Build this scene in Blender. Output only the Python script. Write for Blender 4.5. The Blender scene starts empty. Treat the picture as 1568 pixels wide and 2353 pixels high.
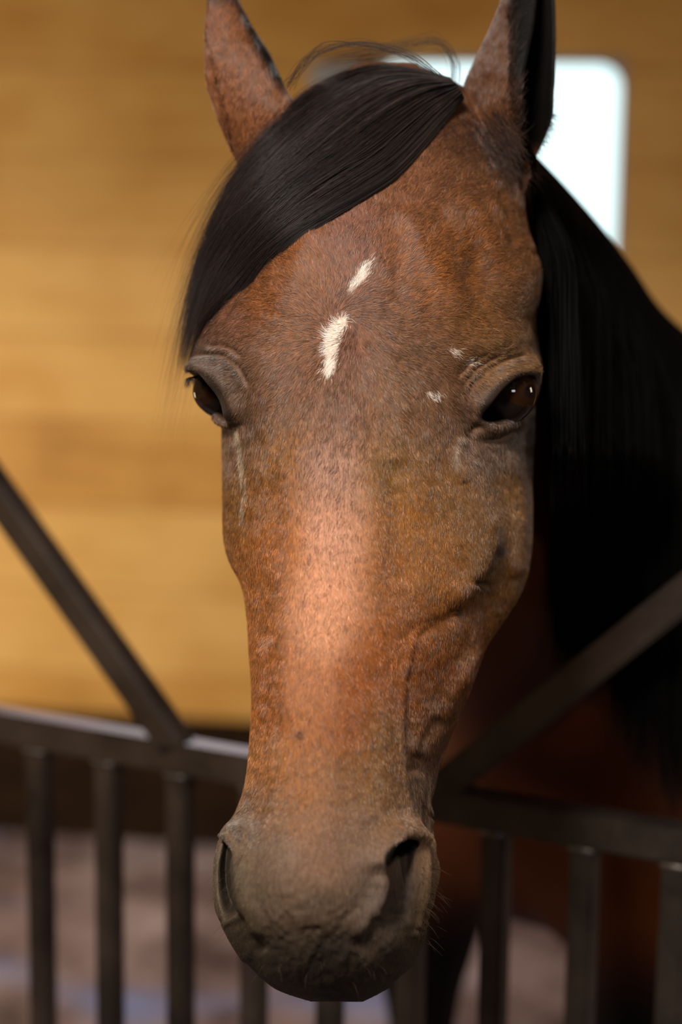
import bpy, bmesh, math, random
import numpy as np
from mathutils import Vector, Matrix, Euler
from mathutils.bvhtree import BVHTree

rng = np.random.default_rng(7)
random.seed(7)
sc = bpy.context.scene
COL = sc.collection

# ------------------------------------------------------------------ camera
W, H, FPX = 1568.0, 2353.0, 4575.0
CAM = Vector((0, 0, 1.55)); PITCH = math.radians(10.4); ROLL = math.radians(0.7)
cd = bpy.data.cameras.new('camera'); cam = bpy.data.objects.new('camera', cd); COL.objects.link(cam)
cd.sensor_fit = 'VERTICAL'; cd.sensor_height = 36.0; cd.lens = FPX * 36.0 / H
CM = Matrix.Rotation(math.pi/2 - PITCH, 4, 'X') @ Matrix.Rotation(ROLL, 4, 'Z')
cam.matrix_world = Matrix.Translation(CAM) @ CM
sc.camera = cam
DH = 1.345                                     # distance of the forehead
cd.dof.use_dof = True; cd.dof.focus_distance = DH + 0.012; cd.dof.aperture_fstop = 2.8
cd.clip_start = 0.05
R = np.array(CM.to_3x3()); O = np.array(CAM)

# ------------------------------------------------------------------ light
sc.view_settings.view_transform = 'Standard'; sc.view_settings.look = 'None'
sc.view_settings.gamma = 1.0; sc.view_settings.use_curve_mapping = False
sc.view_settings.exposure = 0.0
wd = bpy.data.worlds.new('world'); sc.world = wd; wd.use_nodes = True
bg = wd.node_tree.nodes['Background']; bg.inputs[0].default_value = (0.80, 0.96, 1.0, 1); bg.inputs[1].default_value = 1.6

def area(name, loc, target, size, size_y, power, color):
    l = bpy.data.lights.new(name, 'AREA'); l.shape = 'RECTANGLE'; l.size = size; l.size_y = size_y
    l.energy = power; l.color = color
    o = bpy.data.objects.new(name, l); COL.objects.link(o); o.location = loc
    o.rotation_euler = (Vector(target) - Vector(loc)).to_track_quat('-Z', 'Y').to_euler()
    return o
area('aisle_lamp', (-0.55, -0.35, 2.8), (0, 1.3, 1.2), 0.5, 0.5, 84, (1.0, 0.93, 0.84))
area('aisle_fill', (1.0, -1.9, 2.5), (0, 1.3, 1.2), 0.7, 0.5, 15, (0.88, 0.93, 1.0))  # added cool fill from behind the camera, also the eye glint; no opening there
area('stall_wall_fill', (-2.1, 2.9, 0.75), (-0.8, 4.1, 0.85), 0.4, 0.5, 27, (1.0, 0.86, 0.62))  # added fill to brighten the back wall; the left side has no opening
area('rail_glint_fill', (-0.35, 3.95, 2.12), (-0.1, 2.0, 0.95), 0.7, 0.3, 12, (0.95, 0.88, 1.0))  # added light for a glint on the rail tops and rim light, no fixture
area('right_side_fill', (2.25, 1.75, 1.75), (0.3, 1.75, 1.1), 0.4, 0.5, 8, (1.0, 0.80, 0.60))  # added warm fill for neck, throat and right rail; right wall is closed

# ------------------------------------------------------------------ helpers
def Pn(px, py, d):
    px, py, d = np.broadcast_arrays(np.asarray(px, float), np.asarray(py, float), np.asarray(d, float))
    c = np.stack([(px - W/2) / FPX * d, -(py - H/2) / FPX * d, -d], -1)
    return c @ R.T + O
def P(px, py, d): return Vector(Pn(px, py, d))
def unproj(v):
    c = (v - O) @ R; d = -c[..., 2]
    return c[..., 0] / d * FPX + W/2, -c[..., 1] / d * FPX + H/2, d
def pchip(x, y, q):
    x = np.asarray(x, float); y = np.asarray(y, float); h = np.diff(x); s = np.diff(y) / h
    m = np.zeros_like(y); m[0], m[-1] = s[0], s[-1]
    for i in range(1, len(x)-1):
        if s[i-1]*s[i] > 0:
            w1, w2 = 2*h[i]+h[i-1], h[i]+2*h[i-1]; m[i] = (w1+w2) / (w1/s[i-1] + w2/s[i])
    q = np.clip(q, x[0], x[-1]); k = np.clip(np.searchsorted(x, q) - 1, 0, len(h)-1); t = (q - x[k]) / h[k]
    return ((2*t**3-3*t**2+1)*y[k] + (t**3-2*t**2+t)*h[k]*m[k] + (-2*t**3+3*t**2)*y[k+1] + (t**3-t**2)*h[k]*m[k+1])
def smooth01(t): t = np.clip(t, 0, 1); return t*t*(3-2*t)
def srgb(r, g, b):
    c = np.array([r, g, b], float) / 255; return np.where(c <= .04045, c/12.92, ((c+.055)/1.055)**2.4)
def mesh_obj(name, v, f, mat=None, parent=None, smooth=True):
    me = bpy.data.meshes.new(name); me.from_pydata([tuple(a) for a in v], [], f); me.update()
    if smooth: me.polygons.foreach_set('use_smooth', [True]*len(me.polygons))
    o = bpy.data.objects.new(name, me); COL.objects.link(o)
    if mat: me.materials.append(mat)
    if parent: o.parent = parent
    return o
def tag(o, label=None, cat=None, group=None, kind=None):
    for k, v in (('label', label), ('category', cat), ('group', group), ('kind', kind)):
        if v: o[k] = v
    return o
class Mat:
    def __init__(s, name, color=(.5,.5,.5), rough=.6, metal=0, spec=.5):
        s.m = bpy.data.materials.new(name); s.m.use_nodes = True; s.nt = s.m.node_tree
        s.b = s.nt.nodes['Principled BSDF']; s.b.inputs['Base Color'].default_value = (*color, 1)
        s.b.inputs['Roughness'].default_value = rough; s.b.inputs['Metallic'].default_value = metal
        s.b.inputs['Specular IOR Level'].default_value = spec
    def n(s, t, **kw):
        n = s.nt.nodes.new(t)
        for k, v in kw.items():
            if k in n.inputs: n.inputs[k].default_value = v
            else: setattr(n, k, v)
        return n
    def l(s, a, b): s.nt.links.new(a, b)
    def coord(s, scale=(1,1,1), rot=(0,0,0), kind='Object'):
        tc = s.n('ShaderNodeTexCoord'); mp = s.n('ShaderNodeMapping'); s.l(tc.outputs[kind], mp.inputs[0])
        mp.inputs['Scale'].default_value = scale; mp.inputs['Rotation'].default_value = rot
        return mp.outputs[0]
    def ramp(s, fac, stops):
        r = s.n('ShaderNodeValToRGB'); s.l(fac, r.inputs[0]); e = r.color_ramp.elements
        e[0].position, e[0].color = stops[0][0], (*stops[0][1], 1); e[1].position, e[1].color = stops[-1][0], (*stops[-1][1], 1)
        for p, c in stops[1:-1]: x = e.new(p); x.color = (*c, 1)
        return r.outputs[0]
    def bump(s, h, strength=.3, dist=.01):
        b = s.n('ShaderNodeBump'); b.inputs['Strength'].default_value = strength; b.inputs['Distance'].default_value = dist
        s.l(h, b.inputs['Height']); s.l(b.outputs[0], s.b.inputs['Normal'])

# materials ---------------------------------------------------------
def wood_mat():
    m = Mat('plank_wood', rough=.55, spec=.3)
    c = m.coord()
    sep = m.n('ShaderNodeSeparateXYZ'); m.l(c, sep.inputs[0])
    mul = m.n('ShaderNodeMath', operation='MULTIPLY'); mul.inputs[1].default_value = 1/0.19; m.l(sep.outputs[2], mul.inputs[0])
    fl = m.n('ShaderNodeMath', operation='FLOOR'); m.l(mul.outputs[0], fl.inputs[0])
    fr = m.n('ShaderNodeMath', operation='FRACT'); m.l(mul.outputs[0], fr.inputs[0])
    wn = m.n('ShaderNodeTexWhiteNoise', noise_dimensions='1D'); m.l(fl.outputs[0], wn.inputs['W'])
    g = m.coord((1.2, 1.2, 14))
    n = m.n('ShaderNodeTexNoise', Scale=2.2, Detail=6.0, Roughness=.6); m.l(g, n.inputs['Vector'])
    k = m.n('ShaderNodeTexNoise', Scale=4.0, Detail=3.0); m.l(m.coord((1,1,1.6)), k.inputs['Vector'])
    a = m.n('ShaderNodeMath', operation='MULTIPLY_ADD'); a.inputs[1].default_value = .30; m.l(wn.outputs['Value'], a.inputs[0]); 
    b = m.n('ShaderNodeMath', operation='MULTIPLY'); b.inputs[1].default_value = .5; m.l(n.outputs[0], b.inputs[0]); m.l(b.outputs[0], a.inputs[2])
    a2 = m.n('ShaderNodeMath', operation='MULTIPLY_ADD'); a2.inputs[1].default_value = .75; m.l(k.outputs[0], a2.inputs[0]); m.l(a.outputs[0], a2.inputs[2])
    col = m.ramp(a2.outputs[0], [(.3, (.30,.13,.02)), (.62, (.54,.275,.06)), (.95, (.70,.42,.13))])
    seam = m.ramp(fr.outputs[0], [(0, (.55,.45,.35)), (.03, (1,1,1)), (.975, (1,1,1)), (1, (.65,.5,.4))])
    mx = m.n('ShaderNodeMix', data_type='RGBA', blend_type='MULTIPLY'); mx.inputs[0].default_value = 1
    m.l(col, mx.inputs[6]); m.l(seam, mx.inputs[7]); m.l(mx.outputs[2], m.b.inputs['Base Color'])
    m.bump(n.outputs[0], .2, .004)
    return m.m
def noisy(name, c1, c2, scale=8, rough=.6, metal=0, bump=.2, spec=.4, dist=.01, stretch=(1,1,1)):
    m = Mat(name, rough=rough, metal=metal, spec=spec)
    n = m.n('ShaderNodeTexNoise', Scale=float(scale), Detail=7.0, Roughness=.65); m.l(m.coord(stretch), n.inputs['Vector'])
    m.l(m.ramp(n.outputs[0], [(.35, c1), (.65, c2)]), m.b.inputs['Base Color'])
    if bump: m.bump(n.outputs[0], bump, dist)
    return m.m
M_wood = wood_mat()
M_kick = noisy('dark_kickboard', (.010,.005,.003), (.028,.014,.007), 5, rough=.85, spec=.08, stretch=(1,1,6))
M_ceil = noisy('ceiling_boards', (.10,.06,.03), (.16,.10,.05), 4, stretch=(6,1,1))
M_side = noisy('side_boards', (.10,.045,.015), (.17,.085,.03), 4, stretch=(1,1,6))
def floor_mat():
    m = Mat('stall_bedding', rough=.85, spec=.3)
    n = m.n('ShaderNodeTexNoise', Scale=3.2, Detail=8.0, Roughness=.7); m.l(m.coord(), n.inputs['Vector'])
    n2 = m.n('ShaderNodeTexNoise', Scale=1.7, Detail=2.0); m.l(m.coord((1,1.6,1)), n2.inputs['Vector'])
    a = m.ramp(n.outputs[0], [(.35, (.06,.038,.033)), (.5, (.22,.16,.155)), (.66, (.45,.37,.37))])
    mx = m.n('ShaderNodeMix', data_type='RGBA'); m.l(m.ramp(n2.outputs[0], [(.55, (0,0,0)), (.68, (.75,.75,.75))]), mx.inputs[0])
    m.l(a, mx.inputs[6]); mx.inputs[7].default_value = (.22,.29,.55,1); m.l(mx.outputs[2], m.b.inputs['Base Color'])
    m.bump(n.outputs[0], .6, .03); return m.m
M_floor = floor_mat()
M_iron = noisy('rusty_gate_iron', (.016,.012,.010), (.060,.043,.034), 9, rough=.33, metal=.25, bump=.10, spec=.6, dist=.002)
M_weld = noisy('weld_seam', (.06,.05,.044), (.13,.105,.09), 60, rough=.4, metal=.6, bump=.5, dist=.003)
M_frame = noisy('window_frame_paint', (.30,.31,.33), (.42,.43,.45), 12, rough=.5, bump=.1)

# ------------------------------------------------------------------ room
def prism(name, pts, mat, **kw):
    """box from 4 plan corners and z range"""
    (a, b, c, d), z0, z1 = pts
    v = [(*p, z) for z in (z0, z1) for p in (a, b, c, d)]
    f = [(3,2,1,0), (4,5,6,7), (0,1,5,4), (1,2,6,5), (2,3,7,6), (3,0,4,7)]
    return mesh_obj(name, v, f, mat, smooth=False, **kw)
YAW_W = math.radians(-9)
wy = 4.25
ux, uy = math.cos(YAW_W), math.sin(YAW_W)          # along the back wall
nx, ny = -uy, ux                                   # pointing away from camera
def wp(s, t=0.0): return (ux*s + nx*t, wy + uy*s + ny*t)
def ray_wall(px, py, t=0.0):
    o = O; q = Pn(px, py, 1.0) - o
    k = ((wy*ny) + t - (o[0]*nx + o[1]*ny)) / (q[0]*nx + q[1]*ny)
    h = o + q*k
    return (h[0]*ux + (h[1]-wy)*uy), h[2]
s0, zt = ray_wall(838, 128); s1, _ = ray_wall(1442, 135); _, zb = ray_wall(1430, 700)
sm0, _ = ray_wall(716, 150)
# back wall: planks with a real opening for the window (frame corners rounded by bevel)
def wall_with_hole(name, S0, S1, Z0, Z1, h, t0, t1, mat):
    a0, a1, b0, b1 = h
    rects = [(S0, a0, Z0, Z1), (a1, S1, Z0, Z1), (a0, a1, Z0, b0), (a0, a1, b1, Z1)]
    v, f = [], []
    for (l, r, lo, hi) in rects:
        k = len(v)
        for z in (lo, hi):
            for (s, t) in ((l, t0), (r, t0), (r, t1), (l, t1)): v.append((s, t, z))
        f += [tuple(k+i for i in q) for q in ((3,2,1,0), (4,5,6,7), (0,1,5,4), (1,2,6,5), (2,3,7,6), (3,0,4,7))]
    o = mesh_obj(name, v, f, mat, smooth=False)
    o.location = (0, wy, 0); o.rotation_euler = (0, 0, YAW_W); o['kind'] = 'structure'
    return o
wall_with_hole('wall_back', -3.0, 3.6, 0.0, 3.0, (s0, s1, zb, zt), 0.0, 0.14, M_wood)
_, zk = ray_wall(300, 1640)
def on_wall(name, l, r, lo, hi, t0, t1, mat, kind='structure', parent=None, bevel=0):
    bm = bmesh.new(); bmesh.ops.create_cube(bm, size=1)
    for v in bm.verts: v.co = Vector((l+(v.co.x+.5)*(r-l), t0+(v.co.y+.5)*(t1-t0), lo+(v.co.z+.5)*(hi-lo)))
    if bevel: bmesh.ops.bevel(bm, geom=bm.edges[:], offset=bevel, segments=2, affect='EDGES')
    me = bpy.data.meshes.new(name); bm.to_mesh(me); bm.free(); me.materials.append(mat)
    o = bpy.data.objects.new(name, me); COL.objects.link(o)
    if parent: o.parent = parent
    else:
        o.location = (0, wy, 0); o.rotation_euler = (0, 0, YAW_W)
        if kind: o['kind'] = kind
    return o
on_wall('trim_1', -3.0, 3.6, 0.0, zk, -0.035, -0.002, M_kick, bevel=.004)
# window: jamb frame with rounded inner corners + pane
def round_rect(l, r, b, t, rad, n=8):
    pts = []
    for cx, cz, a0 in ((r-rad, t-rad, 0), (l+rad, t-rad, 90), (l+rad, b+rad, 180), (r-rad, b+rad, 270)):
        for k in range(n+1):
            a = math.radians(a0 + 90*k/n); pts.append((cx+rad*math.cos(a), cz+rad*math.sin(a)))
    return pts
ro = round_rect(s0-.001, s1+.001, zb-.001, zt+.001, .006); ri = round_rect(s0+.012, s1-.012, zb+.03, zt-.012, .05)
n_ = len(ro); v = [(p[0], t, p[1]) for t in (0.02, 0.12) for ring in (ro, ri) for p in ring]; f = []
for k in range(n_):
    j = (k+1) % n_
    f += [(k, j, n_+j, n_+k), (2*n_+j, 2*n_+k, 3*n_+k, 3*n_+j), (n_+k, n_+j, 3*n_+j, 3*n_+k), (j, k, 2*n_+k, 2*n_+j)]
win = mesh_obj('window_1', v, f, M_frame, smooth=False); win.location = (0, wy, 0); win.rotation_euler = (0, 0, YAW_W); win['kind'] = 'structure'
gm = Mat('window_glass', (.93,1,.98), .02); gm.b.inputs['Transmission Weight'].default_value = 1; gm.b.inputs['IOR'].default_value = 1.1
on_wall('window_pane', s0+.008, s1-.008, zb+.02, zt-.008, .06, .064, gm.m, parent=win)
# pale sliding shutter beside the window, mostly behind the forelock
sh = on_wall('window_shutter', sm0, s0-.004, zt-.62, zt-.015, -.03, -.001, M_frame, kind=None, bevel=.004)
tag(sh, 'pale grey window shutter slid open beside the bright window', 'shutter')

M_conc = noisy('aisle_concrete', (.035,.03,.026), (.07,.06,.052), 6, rough=.8)
fa = prism('floor_aisle', (((-3.6,-3.0),(4.2,-3.0),(4.2,1.55),(-3.6,1.55)), -.1, 0.0), M_conc); fa['kind'] = 'structure'
fl = prism('floor', (((-3.6,1.55),(4.2,1.55),(4.2,5.6),(-3.6,5.6)), -.1, 0.0), M_floor); fl['kind'] = 'structure'
cl = prism('ceiling', (((-3.6,-3.0),(4.2,-3.0),(4.2,5.6),(-3.6,5.6)), 3.0, 3.1), M_ceil); cl['kind'] = 'structure'
wl = prism('wall_left', (((-2.7,-3.0),(-2.6,-3.0),(-2.6,5.2),(-2.7,5.2)), 0, 3.0), M_wood); wl['kind'] = 'structure'
wr = prism('wall_right', (((2.4,-3.0),(2.5,-3.0),(2.5,5.2),(2.4,5.2)), 0, 3.0), M_side); wr['kind'] = 'structure'
wf = prism('wall_front', (((-2.7,-3.1),(2.5,-3.1),(2.5,-3.0),(-2.7,-3.0)), 0, 3.0), M_side); wf['kind'] = 'structure'
#@GATE
# ------------------------------------------------------------------ gate
def plane_point(px, py, p0, nrm):
    o = Vector(O); q = P(px, py, 1.0) - o
    return o + q * ((p0 - o).dot(nrm) / q.dot(nrm))
D0 = 2.10
gA = P(90, 1690, D0); gB = P(1560, 1925, D0*.849)
gdir = Vector((gB.x-gA.x, gB.y-gA.y, 0)); glen = gdir.length; gdir.normalize()
gn = Vector((gdir.y, -gdir.x, 0))                         # towards the camera
zr = (gA.z + gB.z) / 2
gp = lambda s, z, t=0: Vector((gA.x, gA.y, 0)) + gdir*s + gn*t + Vector((0,0,z))
step = glen / 8
def bar_mesh(p, q, w, d, side, bev=.003):
    """square tube from p to q; w = width across 'side', d = thickness along gn"""
    ax = (q-p); L = ax.length; ax.normalize(); sd = side - ax*side.dot(ax); sd.normalize(); tn = ax.cross(sd)
    bm = bmesh.new(); bmesh.ops.create_cube(bm, size=1)
    for v in bm.verts: v.co = p + ax*((v.co.z+.5)*L) + sd*(v.co.x*w) + tn*(v.co.y*d)
    bmesh.ops.recalc_face_normals(bm, faces=bm.faces)
    bmesh.ops.bevel(bm, geom=bm.edges[:], offset=bev, segments=2, affect='EDGES')
    return bm
def bm_obj(name, bm, mat, parent):
    me = bpy.data.meshes.new(name); bm.to_mesh(me); bm.free(); me.materials.append(mat)
    o = bpy.data.objects.new(name, me); COL.objects.link(o); o.parent = parent; return o
gate = bpy.data.objects.new('stall_gate', None); COL.objects.link(gate)
tag(gate, 'dark rusty iron stall gate with V-shaped head opening, bars and top rail', 'gate')
RW = .034
bm_obj('top_rail', bar_mesh(gp(-.9, zr), gp(glen+.75, zr), RW, .030, Vector((0,0,1))), M_iron, gate)
bm_obj('bottom_rail', bar_mesh(gp(-.9, .12), gp(glen+.75, .12), .034, .030, Vector((0,0,1))), M_iron, gate)
for i in range(-9, 16):
    s = i*step
    b = bm_obj('bar', bar_mesh(gp(s, .135), gp(s, zr-RW/2), .024, .024, gdir), M_iron, gate)
    if -1 <= i <= 9:
        bm = bmesh.new(); bmesh.ops.create_uvsphere(bm, u_segments=14, v_segments=8, radius=1)
        for v in bm.verts: v.co = gp(s + v.co.x*.019, zr-RW/2-.002 + v.co.z*.006, v.co.y*.0155)
        for fa in bm.faces: fa.smooth = True
        bm_obj('weld', bm, M_weld, b)
gl0 = plane_point(415, 1722, gp(0,0), gn); gl1 = plane_point(-320, 690, gp(0,0), gn)
gr0 = plane_point(1000, 1822, gp(0,0), gn); gr1 = plane_point(2050, 985, gp(0,0), gn)
bm_obj('diagonal_bar', bar_mesh(gl0, gl1, .031, .030, gdir), M_iron, gate)
bm_obj('diagonal_bar', bar_mesh(gr0, gr1, .031, .030, gdir), M_iron, gate)
# the gate's outer posts run from floor up to the ends of the V
for s in (-.9, glen+.75):
    bm_obj('post', bar_mesh(gp(s, 0), gp(s, 2.0), .05, .05, gdir), M_iron, gate)
lt = prism('shade_beam', ((tuple(gp(-1.9, 0, .04).xy), tuple(gp(glen+2.2, 0, .04).xy), tuple(gp(glen+2.2, 0, -.06).xy), tuple(gp(-1.9, 0, -.06).xy)), 2.0, 3.0), M_side); lt['kind'] = 'structure'  # unseen beam, added to shade the upper back wall from the key
#@HEAD
# ------------------------------------------------------------------ horse: head
# cross-sections: image row, then 16 control points (x, depth in mm behind the forehead)
ROWS = [
 # y     back-left     L-silh      L-near      L-edge      L-mid       mid         R-mid       R-edge      sideA       sideB       sideC       R-silh      back-right   b-c-r       b-c          b-c-l
 (150, [(840,170),(830,160),(845,150),(860,145),(875,142),(890,141),(905,142),(920,145),(935,150),(945,155),(950,160),(950,165),(940,172),(920,180),(890,184),(860,178)]),
 (200, [(740,200),(725,172),(750,140),(790,122),(840,114),(888,111),(930,113),(970,118),(1010,128),(1040,142),(1060,160),(1065,180),(1040,210),(970,235),(890,245),(800,235)]),
 (280, [(640,230),(620,165),(645,125),(700,100),(780,88),(872,83),(950,87),(1020,95),(1080,112),(1120,132),(1145,158),(1155,190),(1130,230),(1020,260),(890,270),(730,260)]),
 (380, [(590,240),(572,150),(595,105),(650,78),(750,62),(860,57),(960,62),(1050,72),(1110,92),(1150,115),(1180,145),(1195,185),(1170,240),(1040,280),(890,290),(700,280)]),
 (500, [(550,240),(525,135),(548,85),(620,48),(730,32),(848,30),(950,36),(1050,46),(1120,64),(1165,90),(1195,120),(1207,175),(1185,250),(1050,295),(880,300),(670,290)]),
 (640, [(520,240),(483,118),(512,68),(600,30),(710,12),(828,10),(930,14),(1040,26),(1115,42),(1175,60),(1220,84),(1237,125),(1215,250),(1060,300),(860,310),(640,295)]),
 (760, [(510,240),(452,104),(484,58),(580,20),(700,4),(815,2),(915,5),(1030,15),(1110,30),(1170,48),(1205,74),(1212,114),(1215,250),(1060,305),(860,315),(640,300)]),
 (840, [(510,240),(438,88),(478,48),(570,14),(690,-3),(808,-4),(905,0),(1010,10),(1090,26),(1160,42),(1222,62),(1237,90),(1215,250),(1060,305),(860,318),(640,300)]),
 (910, [(520,240),(468,98),(500,52),(572,14),(680,-8),(802,-10),(895,-5),(990,6),(1070,22),(1135,42),(1190,70),(1222,150),(1218,250),(1060,305),(860,320),(640,300)]),
 (980, [(540,240),(512,105),(530,60),(580,16),(675,-12),(798,-15),(885,-10),(970,2),(1050,20),(1115,42),(1175,75),(1226,160),(1222,250),(1060,300),(850,318),(650,300)]),
 (1100,[(545,230),(513,112),(530,62),(588,12),(670,-18),(792,-23),(870,-18),(945,-6),(1025,14),(1095,36),(1155,68),(1214,150),(1212,230),(1050,285),(840,300),(650,285)]),
 (1220,[(555,215),(513,105),(532,58),(592,8),(665,-25),(786,-31),(856,-26),(925,-13),(1010,8),(1080,28),(1140,56),(1214,140),(1205,205),(1030,255),(820,270),(650,255)]),
 (1290,[(565,195),(526,92),(545,50),(600,4),(662,-29),(782,-36),(848,-31),(912,-18),(1000,4),(1068,24),(1126,50),(1212,135),(1195,185),(1010,230),(810,245),(650,230)]),
 (1340,[(580,180),(556,84),(570,44),(610,2),(662,-32),(780,-39),(844,-35),(905,-22),(985,-1),(1055,22),(1110,50),(1205,128),(1180,170),(990,210),(800,222),(660,210)]),
 (1420,[(590,160),(569,76),(582,36),(614,-4),(658,-37),(774,-45),(838,-40),(898,-27),(965,-6),(1025,18),(1085,48),(1160,105),(1135,150),(970,188),(800,198),(665,188)]),
 (1500,[(595,145),(574,66),(586,26),(616,-12),(656,-42),(768,-51),(832,-46),(892,-32),(950,-12),(1005,12),(1055,40),(1108,82),(1080,130),(940,162),(790,170),(665,162)]),
 (1600,[(600,130),(581,56),(590,18),(618,-20),(652,-48),(760,-58),(828,-53),(888,-40),(935,-20),(980,4),(1020,30),(1073,68),(1050,110),(920,138),(780,145),(670,138)]),
 (1700,[(598,118),(576,46),(586,12),(614,-26),(650,-54),(752,-65),(822,-60),(885,-47),(928,-26),(965,-3),(995,24),(1030,58),(1015,95),(900,120),(775,127),(665,120)]),
 (1790,[(588,108),(568,36),(580,6),(608,-30),(648,-60),(745,-71),(815,-66),(880,-54),(922,-32),(952,-8),(975,18),(1000,48),(990,85),(890,110),(765,118),(655,110)]),
 (1870,[(560,100),(546,26),(562,-8),(598,-38),(642,-66),(738,-77),(808,-73),(872,-62),(920,-40),(952,-15),(975,10),(992,38),(980,75),(880,102),(755,110),(640,102)]),
 (1930,[(530,92),(510,12),(528,-22),(578,-48),(634,-72),(732,-81),(802,-78),(868,-68),(922,-48),(960,-20),(985,8),(1004,36),(985,70),(875,96),(750,104),(625,96)]),
 (2000,[(518,88),(497,6),(514,-28),(566,-56),(626,-76),(728,-84),(798,-81),(864,-71),(920,-52),(962,-24),(992,5),(1013,34),(990,66),(870,90),(745,98),(615,90)]),
 (2080,[(518,80),(499,4),(518,-28),(570,-58),(628,-78),(724,-85),(792,-82),(856,-72),(912,-53),(956,-26),(986,2),(1003,30),(980,58),(860,80),(740,88),(615,80)]),
 (2150,[(545,66),(524,6),(542,-24),(588,-54),(640,-74),(722,-82),(786,-80),(846,-70),(898,-52),(938,-28),(966,-2),(983,24),(960,48),(850,66),(735,72),(625,66)]),
 (2210,[(585,48),(562,8),(578,-18),(612,-44),(656,-66),(722,-74),(782,-72),(836,-62),(882,-46),(918,-26),(942,-4),(955,16),(935,34),(840,50),(735,54),(645,50)]),
 (2255,[(620,32),(600,8),(614,-12),(642,-34),(676,-52),(726,-60),(780,-58),(828,-50),(866,-38),(896,-22),(912,-6),(920,8),(905,22),(830,32),(735,34),(665,32)]),
 (2280, [(650,18),(630,6),(640,-10),(664,-26),(694,-40),(732,-48),(778,-46),(818,-40),(850,-29),(870,-17),(878,-6),(882,5),(872,15),(818,22),(742,24),(684,20)]),
 (2292, [(678,9),(662,1),(670,-10),(690,-24),(714,-35),(745,-40),(781,-39),(813,-34),(839,-25),(857,-15),(865,-7),(868,0),(858,8),(813,14),(755,15),(704,12)]),
 (2301, [(722,0),(714,-4),(720,-10),(732,-17),(746,-22),(764,-25),(783,-25),(802,-22),(816,-18),(828,-13),(833,-9),(835,-5),(826,-1),(802,2),(768,3),(738,2)]),
]
ys = np.array([r[0] for r in ROWS], float); CX = np.array([[p[0] for p in r[1]] for r in ROWS], float); CD = np.array([[p[1] for p in r[1]] for r in ROWS], float)
NR = 640
tq = np.linspace(0, 1, NR)
yq = 150 + (2301-150) * tq
K = CX.shape[1]
gx = np.stack([pchip(ys, CX[:, k], yq) for k in range(K)], 1)
gd = np.stack([pchip(ys, CD[:, k], yq) for k in range(K)], 1)
# smooth slightly along rows
def sm(a, n):
    for _ in range(n):
        b = a.copy(); b[1:-1] = .25*a[:-2] + .5*a[1:-1] + .25*a[2:]; a = b
    return a
gx = sm(gx, 60); gd = sm(gd, 160)
seg = [10, 28, 34, 44, 52, 44, 36, 40, 36, 36, 36, 16, 10, 10, 10, 10]
xs, ds = [], []
for k in range(K):
    a, b, c, d = [(k-1) % K, k, (k+1) % K, (k+2) % K]
    P0, P1, P2, P3 = [np.stack([gx[:, i]/3.4, gd[:, i]], 1) for i in (a, b, c, d)]
    def kn(A, B): return np.maximum(np.linalg.norm(A-B, axis=1), 1e-3)**.5
    t0 = np.zeros(NR); t1 = t0+kn(P0, P1); t2 = t1+kn(P1, P2); t3 = t2+kn(P2, P3)
    for u in np.arange(seg[k]) / seg[k]:
        t = (t1 + (t2-t1)*u)[:, None]; T0, T1, T2, T3 = [q[:, None] for q in (t0, t1, t2, t3)]
        A1 = (T1-t)/(T1-T0)*P0+(t-T0)/(T1-T0)*P1; A2 = (T2-t)/(T2-T1)*P1+(t-T1)/(T2-T1)*P2; A3 = (T3-t)/(T3-T2)*P2+(t-T2)/(T3-T2)*P3
        B1 = (T2-t)/(T2-T0)*A1+(t-T0)/(T2-T0)*A2; B2 = (T3-t)/(T3-T1)*A2+(t-T1)/(T3-T1)*A3
        C_ = (T2-t)/(T2-T1)*B1+(t-T1)/(T2-T1)*B2
        xs.append(C_[:, 0]*3.4); ds.append(C_[:, 1])
XS = np.stack(xs, 1); DS = np.stack(ds, 1); NC = XS.shape[1]
for _ in range(10):
    XS = .25*np.roll(XS, 1, 1)+.5*XS+.25*np.roll(XS, -1, 1); DS = .25*np.roll(DS, 1, 1)+.5*DS+.25*np.roll(DS, -1, 1)
YS = np.repeat(yq[:, None], NC, 1)
HV = Pn(XS, YS, DH + DS/1000)
def grid_normals(V):
    du = np.roll(V, -1, 1) - np.roll(V, 1, 1); dv = np.gradient(V, axis=0)
    n = np.cross(dv, du); n /= np.maximum(np.linalg.norm(n, axis=2, keepdims=True), 1e-9); return n
viewdir = R @ np.array([0, 0, 1.0])        # towards the camera
def polyd(px, py, pts, closed=False):
    """distance to polyline, parameter along it"""
    best = np.full(px.shape, 1e9); par = np.zeros(px.shape); n = len(pts)
    for i in range(n if closed else n-1):
        (ax, ay), (bx, by) = pts[i][:2], pts[(i+1) % n][:2]
        dx, dy = bx-ax, by-ay; t = np.clip(((px-ax)*dx+(py-ay)*dy)/(dx*dx+dy*dy+1e-9), 0, 1)
        d = np.hypot(px-ax-t*dx, py-ay-t*dy); m = d < best; best = np.where(m, d, best); par = np.where(m, (i+t)/max(n-1, 1), par)
    return best, par
def inside(px, py, pts):
    r = np.zeros(px.shape, bool); n = len(pts)
    for i in range(n):
        (ax, ay), (bx, by) = pts[i], pts[(i+1) % n]
        c = ((ay > py) != (by > py)) & (px < (bx-ax)*(py-ay)/(by-ay+1e-12)+ax); r ^= c
    return r
def sdist(px, py, pts):
    d, _ = polyd(px, py, pts, True); return np.where(inside(px, py, pts), -d, d)
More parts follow.
